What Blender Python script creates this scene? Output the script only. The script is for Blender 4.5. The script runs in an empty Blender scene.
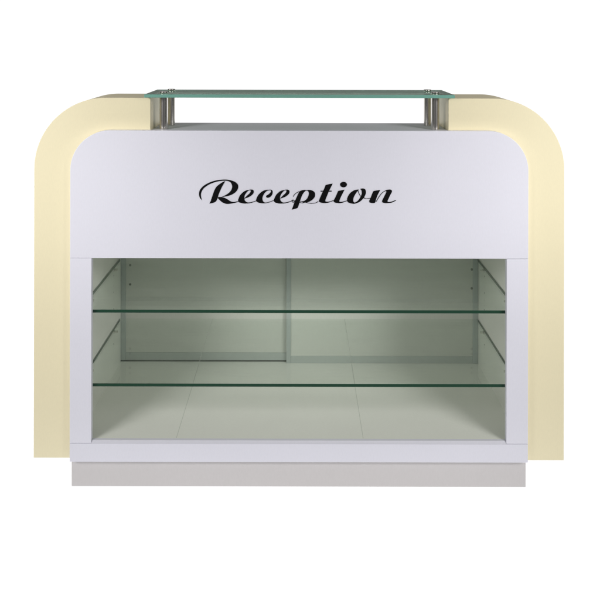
import bpy, bmesh, math
from mathutils import Vector, Matrix

S = 0.0028                     # metres per photo pixel on the front plane of the desk
DIST = 786 * S                 # camera distance to that plane
HC = 457                       # camera height, in the same unit
scene = bpy.context.scene
COL = scene.collection

# ------------------------------------------------------------------ materials
def new_mat(name):
    m = bpy.data.materials.new(name); m.use_nodes = True
    nt = m.node_tree; nt.nodes.clear()
    out = nt.nodes.new('ShaderNodeOutputMaterial')
    return m, nt, out

def laminate(name, col, rough=0.45, spec=0.35, vary=0.025, bump=0.04, scale=260.0):
    """melamine board: faint mottling and a fine orange-peel grain"""
    m, nt, out = new_mat(name); N, L = nt.nodes, nt.links
    p = N.new('ShaderNodeBsdfPrincipled')
    p.inputs['Roughness'].default_value = rough
    p.inputs['Specular IOR Level'].default_value = spec
    tc = N.new('ShaderNodeTexCoord')
    mp = N.new('ShaderNodeMapping'); mp.inputs['Scale'].default_value = (1, 1, 0.35)
    L.new(tc.outputs['Object'], mp.inputs['Vector'])
    n1 = N.new('ShaderNodeTexNoise'); n1.inputs['Scale'].default_value = scale; n1.inputs['Detail'].default_value = 3
    n2 = N.new('ShaderNodeTexNoise'); n2.inputs['Scale'].default_value = 3.5; n2.inputs['Detail'].default_value = 4
    L.new(mp.outputs[0], n1.inputs['Vector']); L.new(tc.outputs['Object'], n2.inputs['Vector'])
    r = N.new('ShaderNodeValToRGB')
    a, b = r.color_ramp.elements
    a.position, b.position = 0.3, 0.7
    a.color = tuple(c * (1 - vary) for c in col) + (1,)
    b.color = tuple(min(1, c * (1 + vary)) for c in col) + (1,)
    mixf = N.new('ShaderNodeMath'); mixf.operation = 'MULTIPLY_ADD'
    mixf.inputs[1].default_value = 0.5
    h = N.new('ShaderNodeMath'); h.operation = 'MULTIPLY'; h.inputs[1].default_value = 0.5
    L.new(n2.outputs['Fac'], h.inputs[0])
    L.new(n1.outputs['Fac'], mixf.inputs[0]); L.new(h.outputs[0], mixf.inputs[2])
    L.new(mixf.outputs[0], r.inputs['Fac']); L.new(r.outputs['Color'], p.inputs['Base Color'])
    bp = N.new('ShaderNodeBump'); bp.inputs['Strength'].default_value = bump; bp.inputs['Distance'].default_value = 0.001
    L.new(n1.outputs['Fac'], bp.inputs['Height']); L.new(bp.outputs[0], p.inputs['Normal'])
    L.new(p.outputs[0], out.inputs['Surface'])
    return m

def plain(name, col, rough=0.5, metal=0.0, spec=0.5):
    m, nt, out = new_mat(name); N, L = nt.nodes, nt.links
    p = N.new('ShaderNodeBsdfPrincipled')
    p.inputs['Roughness'].default_value = rough
    p.inputs['Metallic'].default_value = metal
    p.inputs['Specular IOR Level'].default_value = spec
    n = N.new('ShaderNodeTexNoise'); n.inputs['Scale'].default_value = 60
    tc = N.new('ShaderNodeTexCoord'); L.new(tc.outputs['Object'], n.inputs['Vector'])
    r = N.new('ShaderNodeValToRGB')
    r.color_ramp.elements[0].color = tuple(c * 0.95 for c in col) + (1,)
    r.color_ramp.elements[1].color = tuple(min(1, c * 1.05) for c in col) + (1,)
    L.new(n.outputs['Fac'], r.inputs['Fac']); L.new(r.outputs[0], p.inputs['Base Color'])
    L.new(p.outputs[0], out.inputs['Surface'])
    return m

def pane(name, tint, ior=1.5, rough=0.02, dust=0.06):
    """clear float glass: tinted see-through plus the reflection of each face"""
    m, nt, out = new_mat(name); N, L = nt.nodes, nt.links
    g = N.new('ShaderNodeNewGeometry')
    mx = N.new('ShaderNodeMix'); mx.data_type = 'FLOAT'
    mx.inputs[2].default_value = ior; mx.inputs[3].default_value = 1 / ior
    L.new(g.outputs['Backfacing'], mx.inputs[0])
    f = N.new('ShaderNodeFresnel'); L.new(mx.outputs[0], f.inputs['IOR'])
    t = N.new('ShaderNodeBsdfTransparent'); t.inputs['Color'].default_value = tuple(tint) + (1,)
    gl = N.new('ShaderNodeBsdfGlossy'); gl.inputs['Roughness'].default_value = rough
    gl.inputs['Color'].default_value = (0.9, 0.96, 0.92, 1)
    ms = N.new('ShaderNodeMixShader')
    L.new(f.outputs[0], ms.inputs[0]); L.new(t.outputs[0], ms.inputs[1]); L.new(gl.outputs[0], ms.inputs[2])
    # a little dust and a few wiped smears
    tc = N.new('ShaderNodeTexCoord')
    mp = N.new('ShaderNodeMapping'); mp.inputs['Rotation'].default_value = (0, 0, 0.5); mp.inputs['Scale'].default_value = (1, 3.2, 1)
    n = N.new('ShaderNodeTexNoise'); n.inputs['Scale'].default_value = 5; n.inputs['Detail'].default_value = 6
    L.new(tc.outputs['Object'], mp.inputs[0]); L.new(mp.outputs[0], n.inputs['Vector'])
    mr = N.new('ShaderNodeMapRange'); mr.inputs['From Min'].default_value = 0.50; mr.inputs['From Max'].default_value = 0.78
    mr.inputs['To Min'].default_value = 0.004; mr.inputs['To Max'].default_value = dust
    L.new(n.outputs['Fac'], mr.inputs['Value'])
    df = N.new('ShaderNodeBsdfDiffuse'); df.inputs['Color'].default_value = (0.75, 0.77, 0.74, 1)
    m2 = N.new('ShaderNodeMixShader')
    L.new(mr.outputs[0], m2.inputs[0]); L.new(ms.outputs[0], m2.inputs[1]); L.new(df.outputs[0], m2.inputs[2])
    L.new(m2.outputs[0], out.inputs['Surface'])
    return m

M_WHITE = laminate('white_laminate', (0.79, 0.785, 0.865))
M_TOP   = laminate('white_counter_laminate', (0.72, 0.71, 0.76), rough=0.55)
M_PLINTH= laminate('white_laminate_shaded', (0.62, 0.595, 0.595))  # greyed copy of the white laminate, shade on the kick put into the colour
M_CREAM = laminate('cream_laminate', (0.87, 0.79, 0.545), rough=0.42)
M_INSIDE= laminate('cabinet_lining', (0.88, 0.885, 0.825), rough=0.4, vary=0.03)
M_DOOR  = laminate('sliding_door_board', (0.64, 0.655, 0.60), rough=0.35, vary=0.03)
M_ALU   = plain('anodised_aluminium', (0.50, 0.54, 0.52), 0.42, 0.35)
M_STEEL = plain('brushed_steel', (0.72, 0.69, 0.65), 0.2, 1.0)
M_BLACK = plain('black_vinyl', (0.004, 0.004, 0.0045), 0.5, 0.0, 0.12)
M_GAP   = plain('dark_gap', (0.03, 0.032, 0.03), 0.8)
M_HOLE  = plain('dark_hole', (0.06, 0.065, 0.055), 0.8)
M_SEAM  = plain('seam_line', (0.66, 0.68, 0.62), 0.6)
M_SCRATCH = plain('scratch_line', (0.46, 0.485, 0.44), 0.7)
M_SHELF = pane('shelf_glass', (0.975, 0.988, 0.978))
M_SHEDGE= plain('shelf_glass_edge', (0.018, 0.060, 0.036), 0.15)
M_TOPGL = pane('counter_glass', (0.70, 0.79, 0.73))
M_TEDGE = plain('counter_glass_edge', (0.19, 0.42, 0.345), 0.2)

# ------------------------------------------------------------------ helpers
def link(name, bm, mats, parent, smooth=False):
    bmesh.ops.recalc_face_normals(bm, faces=bm.faces)
    me = bpy.data.meshes.new(name); bm.to_mesh(me); bm.free()
    for m in (mats if isinstance(mats, (list, tuple)) else [mats]): me.materials.append(m)
    if smooth:
        for p in me.polygons: p.use_smooth = True
        me.set_sharp_from_angle(angle=math.radians(11))
    o = bpy.data.objects.new(name, me); COL.objects.link(o)
    if parent: o.parent = parent
    return o

def add_box(bm, x0, x1, y0, y1, z0, z1, bevel=0.0):
    t = bmesh.new()
    vs = [t.verts.new((x, y, z)) for x in (x0, x1) for y in (y0, y1) for z in (z0, z1)]
    for f in ((0,1,3,2),(4,6,7,5),(0,4,5,1),(2,3,7,6),(0,2,6,4),(1,5,7,3)):
        t.faces.new([vs[i] for i in f])
    bmesh.ops.recalc_face_normals(t, faces=t.faces)
    if bevel:
        bmesh.ops.bevel(t, geom=t.edges[:], offset=bevel, segments=2, profile=0.5, affect='EDGES')
    me = bpy.data.meshes.new('tmp'); t.to_mesh(me); t.free(); bm.from_mesh(me); bpy.data.meshes.remove(me)

def box(name, x0, x1, y0, y1, z0, z1, mat, parent, bevel=0.0012):
    bm = bmesh.new(); add_box(bm, x0, x1, y0, y1, z0, z1, bevel)
    return link(name, bm, mat, parent)

def prism(name, outline, y0, y1, mat, parent, bevel=0.0012):
    """(x, z) outline extruded in depth, front and back rims eased"""
    bm = bmesh.new()
    a = [bm.verts.new((x, y0, z)) for x, z in outline]
    b = [bm.verts.new((x, y1, z)) for x, z in outline]
    n = len(a)
    f0 = bm.faces.new(a); f1 = bm.faces.new(b[::-1])
    for i in range(n):
        bm.faces.new((a[i], b[i], b[(i+1) % n], a[(i+1) % n]))
    bmesh.ops.recalc_face_normals(bm, faces=bm.faces)
    if bevel:
        rim = list({e for e in list(f0.edges) + list(f1.edges)})
        bmesh.ops.bevel(bm, geom=rim, offset=bevel, segments=2, profile=0.5, affect='EDGES')
    o = link(name, bm, mat, parent)
    return o

def arc(cx, cz, r, a0, a1, n=28):
    return [(cx + r*math.cos(math.radians(a0+(a1-a0)*i/n)), cz + r*math.sin(math.radians(a0+(a1-a0)*i/n))) for i in range(n+1)]

def rod(bm, c, axis, r, h, seg=40, bev=0.0):
    """solid cylinder from c along axis"""
    t = bmesh.new()
    bmesh.ops.create_cone(t, cap_ends=True, segments=seg, radius1=r, radius2=r, depth=h)
    if bev:
        rim = [e for e in t.edges if abs(e.verts[0].co.z - e.verts[1].co.z) < 1e-6]
        bmesh.ops.bevel(t, geom=rim, offset=bev, segments=3, profile=0.5, affect='EDGES')
    q = Vector((0, 0, 1)).rotation_difference(Vector(axis))
    for v in t.verts:
        v.co = q @ (v.co + Vector((0, 0, h/2))) + Vector(c)
    me = bpy.data.meshes.new('tmp'); t.to_mesh(me); t.free(); bm.from_mesh(me); bpy.data.meshes.remove(me)

def glass_slab(name, x0, x1, y0, y1, z0, z1, face, edge, parent, bevel=0.0, clear_back=False):
    bm = bmesh.new(); add_box(bm, x0, x1, y0, y1, z0, z1, bevel)
    for f in bm.faces: f.material_index = 0 if (abs(f.normal.z) > 0.7 or (clear_back and f.normal.y > 0.7)) else 1
    return link(name, bm, [face, edge], parent)

def P(r): return (r - 1) * DIST        # depth of a plane whose scale is 1/r of the front plane

# ------------------------------------------------------------------ the setting
def floor_sheet():
    m, nt, out = new_mat('translucent_floor_white'); N, L = nt.nodes, nt.links
    t = N.new('ShaderNodeBsdfTranslucent'); t.inputs['Color'].default_value = (0.95, 0.95, 0.95, 1)  # translucent so the added lamp below can whiten it
    L.new(t.outputs[0], out.inputs['Surface'])
    bm = bmesh.new()
    vs = [bm.verts.new(v) for v in ((-5, -0.47, 0), (5, -0.47, 0), (5, 5.2, 0), (-5, 5.2, 0))]
    bm.faces.new(vs)
    o = link('floor', bm, m, None); o['kind'] = 'structure'
    return o
floor_sheet()

# ------------------------------------------------------------------ the desk
desk = bpy.data.objects.new('reception_desk', None); COL.objects.link(desk)
desk['label'] = 'white and cream reception desk with glass shelves, a raised glass counter and black script lettering'
desk['category'] = 'reception desk'

FZ = 2.5*S                             # floor level in the measured heights
HW, R0 = 229.2*S, 40*S                 # half width of the white front, corner radius
ZTOP, ZOPEN = 363*S, 235.3*S           # white top, top of the display opening
ZRAIL, ZBOT = 50*S, 31.5*S
ZFL = ZRAIL + 0.0052                   # cabinet floor, just under the sill's back edge
OPEN = 207.6*S                         # half width of the opening
INW = 222.4*S                          # half width of the cabinet inside
YC0, YC1 = P(1.0107), P(1.086)         # cream side pieces
YB = P(1.25)                           # cabinet back
YT = P(1.098)                          # back of the white counter

def arch(hw, z0, z1, r):
    return [(-hw, z0), (hw, z0)] + arc(hw-r, z1-r, r, 0, 90) + arc(-hw+r, z1-r, r, 90, 180)

front = prism('front_panel', arch(HW, ZOPEN, ZTOP, R0), 0, 0.0212, M_WHITE, desk)
box('counter_body', -150.3*S, 150.3*S, 0.0215, YT, ZOPEN+0.004, ZTOP-0.0015, M_TOP, desk)

# display frame
for s in (-1, 1):
    x0, x1 = sorted((s*OPEN, s*HW))
    box('stile', x0, x1, 0.0, 0.016, ZRAIL+0.0005, ZOPEN-0.0007, M_WHITE, desk, 0.0010)
box('bottom_rail', -HW, HW, 0.0, 0.016, ZBOT, ZRAIL-0.0003, M_WHITE, desk, 0.0009)
# chamfered sill between the stiles
bm = bmesh.new()
prof = ((0.0005, ZRAIL), (0.0060, ZRAIL+0.0064), (0.0158, ZRAIL+0.0064), (0.0158, ZRAIL))
ends = [[bm.verts.new((x, y, z)) for y, z in prof] for x in (-OPEN+0.0004, OPEN-0.0004)]
bm.faces.new(ends[0]); bm.faces.new(ends[1][::-1])
for i in range(4): bm.faces.new((ends[0][i], ends[0][(i+1) % 4], ends[1][(i+1) % 4], ends[1][i]))
link('sill', bm, M_WHITE, desk)
# plinth, set back under the cabinet
YK = P(1.010)
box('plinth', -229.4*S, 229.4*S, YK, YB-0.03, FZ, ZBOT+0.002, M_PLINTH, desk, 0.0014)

# cabinet
fl = box('cabinet_floor', -INW, INW, 0.0163, YB, ZBOT+0.003, ZFL, M_INSIDE, desk, 0)
for X in (-123.5, 65.0):
    bm = bmesh.new(); add_box(bm, X*S-0.0008, X*S+0.0008, 0.02, YB-0.03, ZFL-0.0004, ZFL+0.0002)
    link('seam', bm, M_SEAM, fl)
for s in (-1, 1):
    x0, x1 = sorted((s*INW, s*(HW-0.0008)))
    w = box('side_wall', x0, x1, 0.0163, YB+0.02, ZBOT+0.003, ZOPEN+0.003, M_INSIDE, desk, 0)
    for yy in (P(1.2), P(1.06)):
        for zz in (88, 130, 150, 170, 206, 222):
            bm = bmesh.new(); rod(bm, (s*(INW+0.004), yy, zz*S), (-s, 0, 0), 0.0026, 0.0045, 14)
            link('pin_hole', bm, M_HOLE, w)
box('cabinet_top', -HW+0.001, HW-0.001, 0.0216, YB+0.02, ZOPEN+0.0032, ZOPEN+0.0039, M_INSIDE, desk, 0)
box('work_surface', -HW, HW, YT+0.001, YB+0.03, ZOPEN+0.004, ZOPEN+0.026, M_WHITE, desk)
# sliding doors at the back, each a board in a slim aluminium frame
def sliding_door(x0, x1, y, z0, z1, wl, wr, wb):
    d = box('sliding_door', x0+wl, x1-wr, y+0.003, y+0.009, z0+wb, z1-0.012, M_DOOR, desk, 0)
    bm = bmesh.new()
    add_box(bm, x0, x0+wl, y-0.001, y+0.011, z0, z1, 0.0008)
    add_box(bm, x1-wr, x1, y-0.001, y+0.011, z0, z1, 0.0008)
    add_box(bm, x0+wl, x1-wr, y, y+0.011, z0, z0+wb, 0.0008)
    add_box(bm, x0+wl, x1-wr, y, y+0.011, z1-0.012, z1, 0.0008)
    link('door_frame', bm, M_ALU, d)
    return d
XL = 1.248*S
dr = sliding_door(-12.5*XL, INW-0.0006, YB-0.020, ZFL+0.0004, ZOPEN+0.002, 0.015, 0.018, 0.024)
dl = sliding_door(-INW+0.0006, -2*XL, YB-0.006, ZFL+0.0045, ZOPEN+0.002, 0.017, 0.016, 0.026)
for d, x, yy, zs in ((dl, -169*1.248*S, YB-0.0035, (171.5, 147.5)), (dr, 173*1.24*S, YB-0.0175, (168.5, 145))):
    for z in zs:
        bm = bmesh.new(); rod(bm, (x, yy+0.001, z*S), (0, -1, 0), 0.0042, 0.0022, 18, 0.0004)
        link('dark_dot', bm, M_HOLE, d)  # small dark dots near the outer door edges
box('door_track', -INW, -2*XL, YB-0.0065, YB+0.012, ZFL-0.001, ZFL+0.0040, M_GAP, desk, 0)
box('back_panel', -INW, INW, YB+0.0125, YB+0.0185, ZRAIL, ZOPEN+0.002, M_GAP, desk, 0)

# glass shelves on pins
YS0, YS1 = 0.0170, YB-0.0220
for z in (107.4, 181.7):
    sh = glass_slab('glass_shelf', -INW+0.0015, INW-0.0015, YS0, YS1, (z-3.2)*S, z*S, M_SHELF, M_SHEDGE, desk, 0.0006, True)
    for s in (-1, 1):
        for yy in (P(1.2), P(1.06)):
            bm = bmesh.new()
            rod(bm, (s*(INW-0.0002), yy, (z-3.2)*S-0.0042), (-s, 0, 0), 0.0036, 0.014, 20, 0.0006)
            rod(bm, (s*(INW-0.0002), yy, (z-3.2)*S-0.0042), (-s, 0, 0), 0.0062, 0.0025, 20, 0.0004)
            link('shelf_pin', bm, M_STEEL, desk, True)
    if z == 107.4:
        for X in (-107, 56.5):
            bm = bmesh.new(); add_box(bm, X*S-0.0004, X*S+0.0004, YS0+0.001, YS1-0.001, z*S+0.0001, z*S+0.0003)
            link('scratch', bm, M_SCRATCH, sh)

# cream side pieces: an upright that turns over the top through a wide curve
CX, CZ, CR = 268.0*S, 395.0*S, 72*S
INX = 150.6*S
def cream(s):
    zb = ZBOT - (2.1 if s > 0 else 0.6)*S          # the right piece hangs a little lower
    o = [(CX, zb)] + arc(CX-CR, CZ-CR, CR, 0, 90, 40) + [(INX, CZ), (INX, ZOPEN+0.030)]
    o += [(HW+0.0006, ZOPEN+0.030), (HW+0.0006, zb)]
    o = [(s*x, z) for x, z in o]
    if s < 0: o = o[::-1]
    return prism('side_panel', o, YC0, YC1, M_CREAM, desk, 0.0012)
cream(1); cream(-1)

# raised glass counter on four steel posts
GZ0, GZ1 = 395.9*S, 399.2*S
GY0, GY1 = P(0.999), P(1.092)
glass_slab('glass_counter', -155.2*S, 155.2*S, GY0, GY1, GZ0, GZ1, M_TOPGL, M_TEDGE, desk, 0.0008)
for s in (-1, 1):
    for r, X, rad in ((1.022, 138.7, 0.0115), (1.069, 136.8, 0.0107)):
        bm = bmesh.new()
        rod(bm, (s*X*S, P(r), ZTOP-0.0012), (0, 0, 1), rad, GZ0-ZTOP+0.001, 48, 0.0006)
        post = link('post', bm, M_STEEL, desk, True)
        bm = bmesh.new()
        rod(bm, (s*X*S, P(r), GZ1+0.0001), (0, 0, 1), rad*1.08, 0.0048, 40, 0.0016)
        link('cap', bm, M_STEEL, post, True)

# ------------------------------------------------------------------ the lettering
def smooth(pts, n=6):
    """closed Catmull-Rom curve; a point given twice in a row is a sharp corner"""
    out, k = [], len(pts)
    for i in range(k):
        p0, p1, p2, p3 = (Vector(pts[(i+j-1) % k]) for j in range(4))
        if (p2-p1).length < 1e-6: continue
        for j in range(n):
            t = j/n
            out.append(0.5*((2*p1) + (p2-p0)*t + (2*p0-5*p1+4*p2-p3)*t*t + (3*p1-p0-3*p2+p3)*t**3))
    return out

def hair(pts, w):
    """thin stroke of half-width w along an open curve"""
    pts = [Vector(p) for p in pts]; c = []
    for i in range(len(pts)-1):
        p0, p1, p2, p3 = pts[max(i-1, 0)], pts[i], pts[i+1], pts[min(i+2, len(pts)-1)]
        for j in range(6):
            t = j/6
            c.append(0.5*((2*p1) + (p2-p0)*t + (2*p0-5*p1+4*p2-p3)*t*t + (3*p1-p0-3*p2+p3)*t**3))
    c.append(pts[-1])
    l, r = [], []
    for i, p in enumerate(c):
        d = (c[min(i+1, len(c)-1)] - c[max(i-1, 0)]).normalized(); nrm = Vector((-d.y, d.x))*w
        l.append(p+nrm); r.append(p-nrm)
    return l + r[::-1]

_k = [0]
def letter(shapes, ox, oy, sc, label=None):
    bm = bmesh.new()
    for sh in shapes:
        _k[0] += 1
        cu = bpy.data.curves.new('tmp', 'CURVE'); cu.dimensions = '2D'; cu.fill_mode = 'BOTH'
        sp = cu.splines.new('POLY'); sp.points.add(len(sh)-1); sp.use_cyclic_u = True
        for q, v in zip(sp.points, sh):
            px, py = ox + v.x/sc, oy + v.y/sc
            q.co = ((px-299)*S, (HC-(py-36))*S, 0, 1)
        cu.extrude = 0.0004
        o = bpy.data.objects.new('tmp', cu); COL.objects.link(o)
        dg = bpy.context.evaluated_depsgraph_get()
        me = bpy.data.meshes.new_from_object(o.evaluated_get(dg))
        lift = -0.0006 - 0.00004*(_k[0] % 7)
        t = bmesh.new(); t.from_mesh(me)
        for v in t.verts: v.co = Vector((v.co.x, -v.co.z + lift, v.co.y))
        m2 = bpy.data.meshes.new('tmp'); t.to_mesh(m2); t.free(); bm.from_mesh(m2)
        bpy.data.meshes.remove(m2); bpy.data.meshes.remove(me)
        bpy.data.objects.remove(o); bpy.data.curves.remove(cu)
    return link('letter', bm, M_BLACK, front)

A = 13.333
R_ = [smooth([(400,72),(400,72),(365,86),(325,112),(285,145),(258,188),(240,235),(222,290),(205,340),(189,372),(189,372),(225,366),(262,352),(284,330),(300,290),(310,255),(330,205),(355,150),(380,105)]),
      smooth([(88,327),(88,327),(60,292),(50,240),(60,195),(100,145),(160,105),(230,76),(310,58),(400,51),(470,60),(530,82),(565,115),(573,152),(560,190),(530,225),(480,255),(420,274),(345,285),(345,285),(395,263),(440,235),(470,205),(488,170),(490,130),(475,95),(450,77),(420,69),(390,67),(320,73),(250,90),(180,120),(120,162),(88,205),(76,245),(78,285)]),
      smooth([(297,292),(297,292),(318,284),(350,285),(390,295),(430,315),(465,338),(490,347),(525,349),(575,338),(575,338),(578,345),(530,361),(480,371),(430,376),(385,367),(350,347),(320,320)])]
E_ = [smooth([(205,186),(205,186),(150,194),(105,218),(65,260),(42,310),(39,335),(55,355),(100,368),(150,370),(200,364),(250,350),(300,328),(300,328),(298,323),(245,342),(200,353),(165,355),(142,345),(126,325),(120,295),(126,262),(142,235),(168,205)]),
      smooth([(190,186),(225,184),(244,200),(243,230),(220,258),(180,284),(122,305),(122,305),(130,294),(160,262),(190,235),(205,210),(205,197),(192,192)])]
C_ = [smooth([(470,186),(470,186),(405,189),(350,215),(305,260),(280,315),(282,340),(310,358),(350,366),(400,366),(450,356),(530,326),(530,326),(527,321),(450,347),(408,356),(382,350),(366,330),(362,295),(375,255),(400,220),(430,199),(470,191)]),
      smooth([(450,187),(485,189),(499,215),(490,255),(465,282),(435,293),(412,284),(416,264),(442,248),(466,226),(478,207),(470,194)])]
P_ = [smooth([(485,189),(485,189),(450,187),(415,194),(393,206),(375,235),(350,290),(325,345),(305,405),(287,450),(287,450),(330,441),(366,425),(376,400),(395,340),(420,270),(447,222)]),
      smooth([(470,192),(520,187),(565,198),(592,222),(598,255),(586,290),(556,322),(516,345),(475,356),(430,352),(398,338),(430,338),(463,328),(492,300),(511,260),(514,225),(502,203),(484,197)]),
      hair([(308,278),(318,256),(345,230),(385,210)], 3.6),
      hair([(285,330),(300,320),(318,328),(318,348),(302,352),(294,336)], 3.4),
      hair([(385,352),(425,362),(455,356)], 3.6),
      hair([(455,345),(480,355),(520,364),(560,366),(605,360),(640,340)], 3.8)]
T_ = [smooth([(298,103),(298,103),(250,110),(204,122),(204,122),(190,160),(165,215),(140,270),(118,325),(121,345),(150,358),(200,363),(250,353),(318,328),(318,328),(316,323),(250,342),(216,344),(201,335),(205,310),(225,260),(250,200),(275,150)]),
      hair([(137,203),(210,204),(286,203)], 6)]
I_ = [smooth([(457,184),(457,184),(410,192),(371,201),(371,201),(355,240),(335,285),(312,330),(318,348),(350,360),(400,363),(440,353),(498,330),(498,330),(496,325),(440,341),(406,346),(389,340),(393,315),(415,265),(440,215)]),
      [Vector((443+46*math.cos(a*math.pi/16), 115+37*math.sin(a*math.pi/16))) for a in range(32)]]
O_ = [smooth([(102,161),(102,161),(50,171),(0,204),(-30,250),(-38,285),(-30,312),(0,327),(45,334),(45,334),(60,321),(42,312),(35,290),(42,255),(65,212)]),
      smooth([(118,157),(150,149),(176,159),(188,190),(179,230),(155,270),(115,308),(70,329),(38,334),(45,322),(85,303),(115,265),(135,225),(138,190),(130,167)]),
      hair([(93,168),(103,208),(130,252)], 3.4), hair([(160,258),(185,272),(240,266)], 3.4)]
N_ = [smooth([(360,167),(360,167),(310,174),(279,181),(279,181),(262,215),(245,260),(229,295),(232,315),(260,324),(296,320),(306,290),(325,235),(345,195)]),
      hair([(310,308),(345,250),(385,200),(440,168)], 3.6),
      smooth([(425,170),(470,161),(496,170),(499,190),(481,225),(460,270),(448,298),(455,310),(490,308),(546,287),(546,287),(549,293),(500,318),(450,325),(405,323),(383,310),(385,290),(405,250),(425,210),(433,185)])]
letter(R_, 195, 175, A); letter(E_, 235, 175, A); letter(C_, 235, 175, A); letter(E_, 270.75, 175, A)
letter(P_, 270, 175, A); letter(T_, 310, 175, A); letter(I_, 310, 175, A)
letter(O_, 350, 175, 12.0); letter(N_, 350, 175, 12.0)

# stand the desk on the floor (z = 0)
for o in list(COL.objects):
    if o.type == 'MESH' and o.parent: o.data.transform(Matrix.Translation((0, 0, -FZ)))

# ------------------------------------------------------------------ light
def area(name, loc, target, sx, sy, power, col=(1, 1, 1), spread=180):
    l = bpy.data.lights.new(name, 'AREA'); l.shape = 'RECTANGLE'; l.size = sx; l.size_y = sy
    l.energy = power; l.color = col; l.spread = math.radians(spread)
    o = bpy.data.objects.new(name, l); COL.objects.link(o)
    o.location = loc
    o.rotation_euler = (Vector(target) - Vector(loc)).to_track_quat('-Z', 'Y').to_euler()
    return o
# added lamp beneath the translucent floor, turns the ground pure white
area('added_under_floor_lamp', (0, 2.365, -0.05), (0, 2.365, 1), 10.0, 5.9, 10.0*5.9*math.pi*1.04)
# two soft boxes flanking the camera
for sgn, pw in ((-1, 5.15), (1, 5.35)):
    area('softbox_lamp', (sgn*1.9, -1.85, 1.68), (sgn*0.84, 0, 0.90), 1.1, 0.5, pw, (1.0, 0.99, 0.98), 50)

w = bpy.data.worlds.new('World'); scene.world = w; w.use_nodes = True
nt = w.node_tree; nt.nodes.clear(); N, L = nt.nodes, nt.links
tc = N.new('ShaderNodeTexCoord'); sx = N.new('ShaderNodeSeparateXYZ')
L.new(tc.outputs['Generated'], sx.inputs[0])
# studio surroundings by direction: white backdrop behind the desk, grey room elsewhere
el = N.new('ShaderNodeMapRange'); el.inputs['From Min'].default_value = -1; el.inputs['From Max'].default_value = 1
L.new(sx.outputs['Z'], el.inputs['Value'])
re = N.new('ShaderNodeValToRGB'); cr = re.color_ramp
cr.elements[0].position = 0.5 - 0.30/2; cr.elements[0].color = (0, 0, 0, 1)
cr.elements[1].position = 0.5 + 0.052/2; cr.elements[1].color = (1, 1, 1, 1)
e = cr.elements.new(0.5 - 0.24/2); e.color = (1, 1, 1, 1)
e = cr.elements.new(0.5 + 0.064/2); e.color = (0, 0, 0, 1)
L.new(el.outputs[0], re.inputs[0])
az = N.new('ShaderNodeMapRange'); az.inputs['From Min'].default_value = 0.30; az.inputs['From Max'].default_value = 0.55
L.new(sx.outputs['Y'], az.inputs['Value'])
mul = N.new('ShaderNodeMath'); mul.operation = 'MULTIPLY'
L.new(re.outputs[0], mul.inputs[0]); L.new(az.outputs[0], mul.inputs[1])
# grey room: brighter to the front and above, dark at the sides
rg = N.new('ShaderNodeValToRGB'); cg = rg.color_ramp
cg.elements[0].position = 0.0; cg.elements[0].color = (0.10, 0.10, 0.105, 1)
cg.elements[1].position = 1.0; cg.elements[1].color = (0.16, 0.155, 0.15, 1)
for p_, v in ((0.08, 0.12), (0.22, 0.06), (0.5, 0.06), (0.75, 0.12)):
    e = cg.elements.new(p_); e.color = (v, v, v, 1)
ym = N.new('ShaderNodeMapRange'); ym.inputs['From Min'].default_value = -1; ym.inputs['From Max'].default_value = 1
L.new(sx.outputs['Y'], ym.inputs['Value']); L.new(ym.outputs[0], rg.inputs[0])
mix = N.new('ShaderNodeMix'); mix.data_type = 'RGBA'
mix.inputs['B'].default_value = (1.08, 1.08, 1.08, 1)
# brighter zone overhead, added to light the top faces
up = N.new('ShaderNodeMapRange'); up.inputs['From Min'].default_value = 0.62; up.inputs['From Max'].default_value = 0.85
L.new(sx.outputs['Z'], up.inputs['Value'])
cm = N.new('ShaderNodeMix'); cm.data_type = 'RGBA'; cm.inputs['B'].default_value = (0.42, 0.41, 0.40, 1)
L.new(up.outputs[0], cm.inputs['Factor']); L.new(rg.outputs[0], cm.inputs['A'])
L.new(mul.outputs[0], mix.inputs['Factor']); L.new(cm.outputs['Result'], mix.inputs['A'])
bg = N.new('ShaderNodeBackground'); bg.inputs['Strength'].default_value = 1.0
L.new(mix.outputs['Result'], bg.inputs['Color'])
wo = N.new('ShaderNodeOutputWorld'); L.new(bg.outputs[0], wo.inputs['Surface'])

# ------------------------------------------------------------------ camera
cam = bpy.data.cameras.new('camera'); co = bpy.data.objects.new('camera', cam); COL.objects.link(co)
co.location = (0, -DIST, HC*S - FZ); co.rotation_euler = (math.pi/2, math.radians(-0.12), 0)
cam.sensor_width = 36; cam.lens = 786/600*36
cam.shift_x = 0.4/600; cam.shift_y = -263.2/600
cam.clip_start = 0.05; cam.clip_end = 100
scene.camera = co
scene.view_settings.view_transform = 'Standard'; scene.view_settings.look = 'None'
scene.view_settings.exposure = 0; scene.view_settings.gamma = 1
scene.render.resolution_x = scene.render.resolution_y = 1024
scene.cycles.transparent_max_bounces = 24
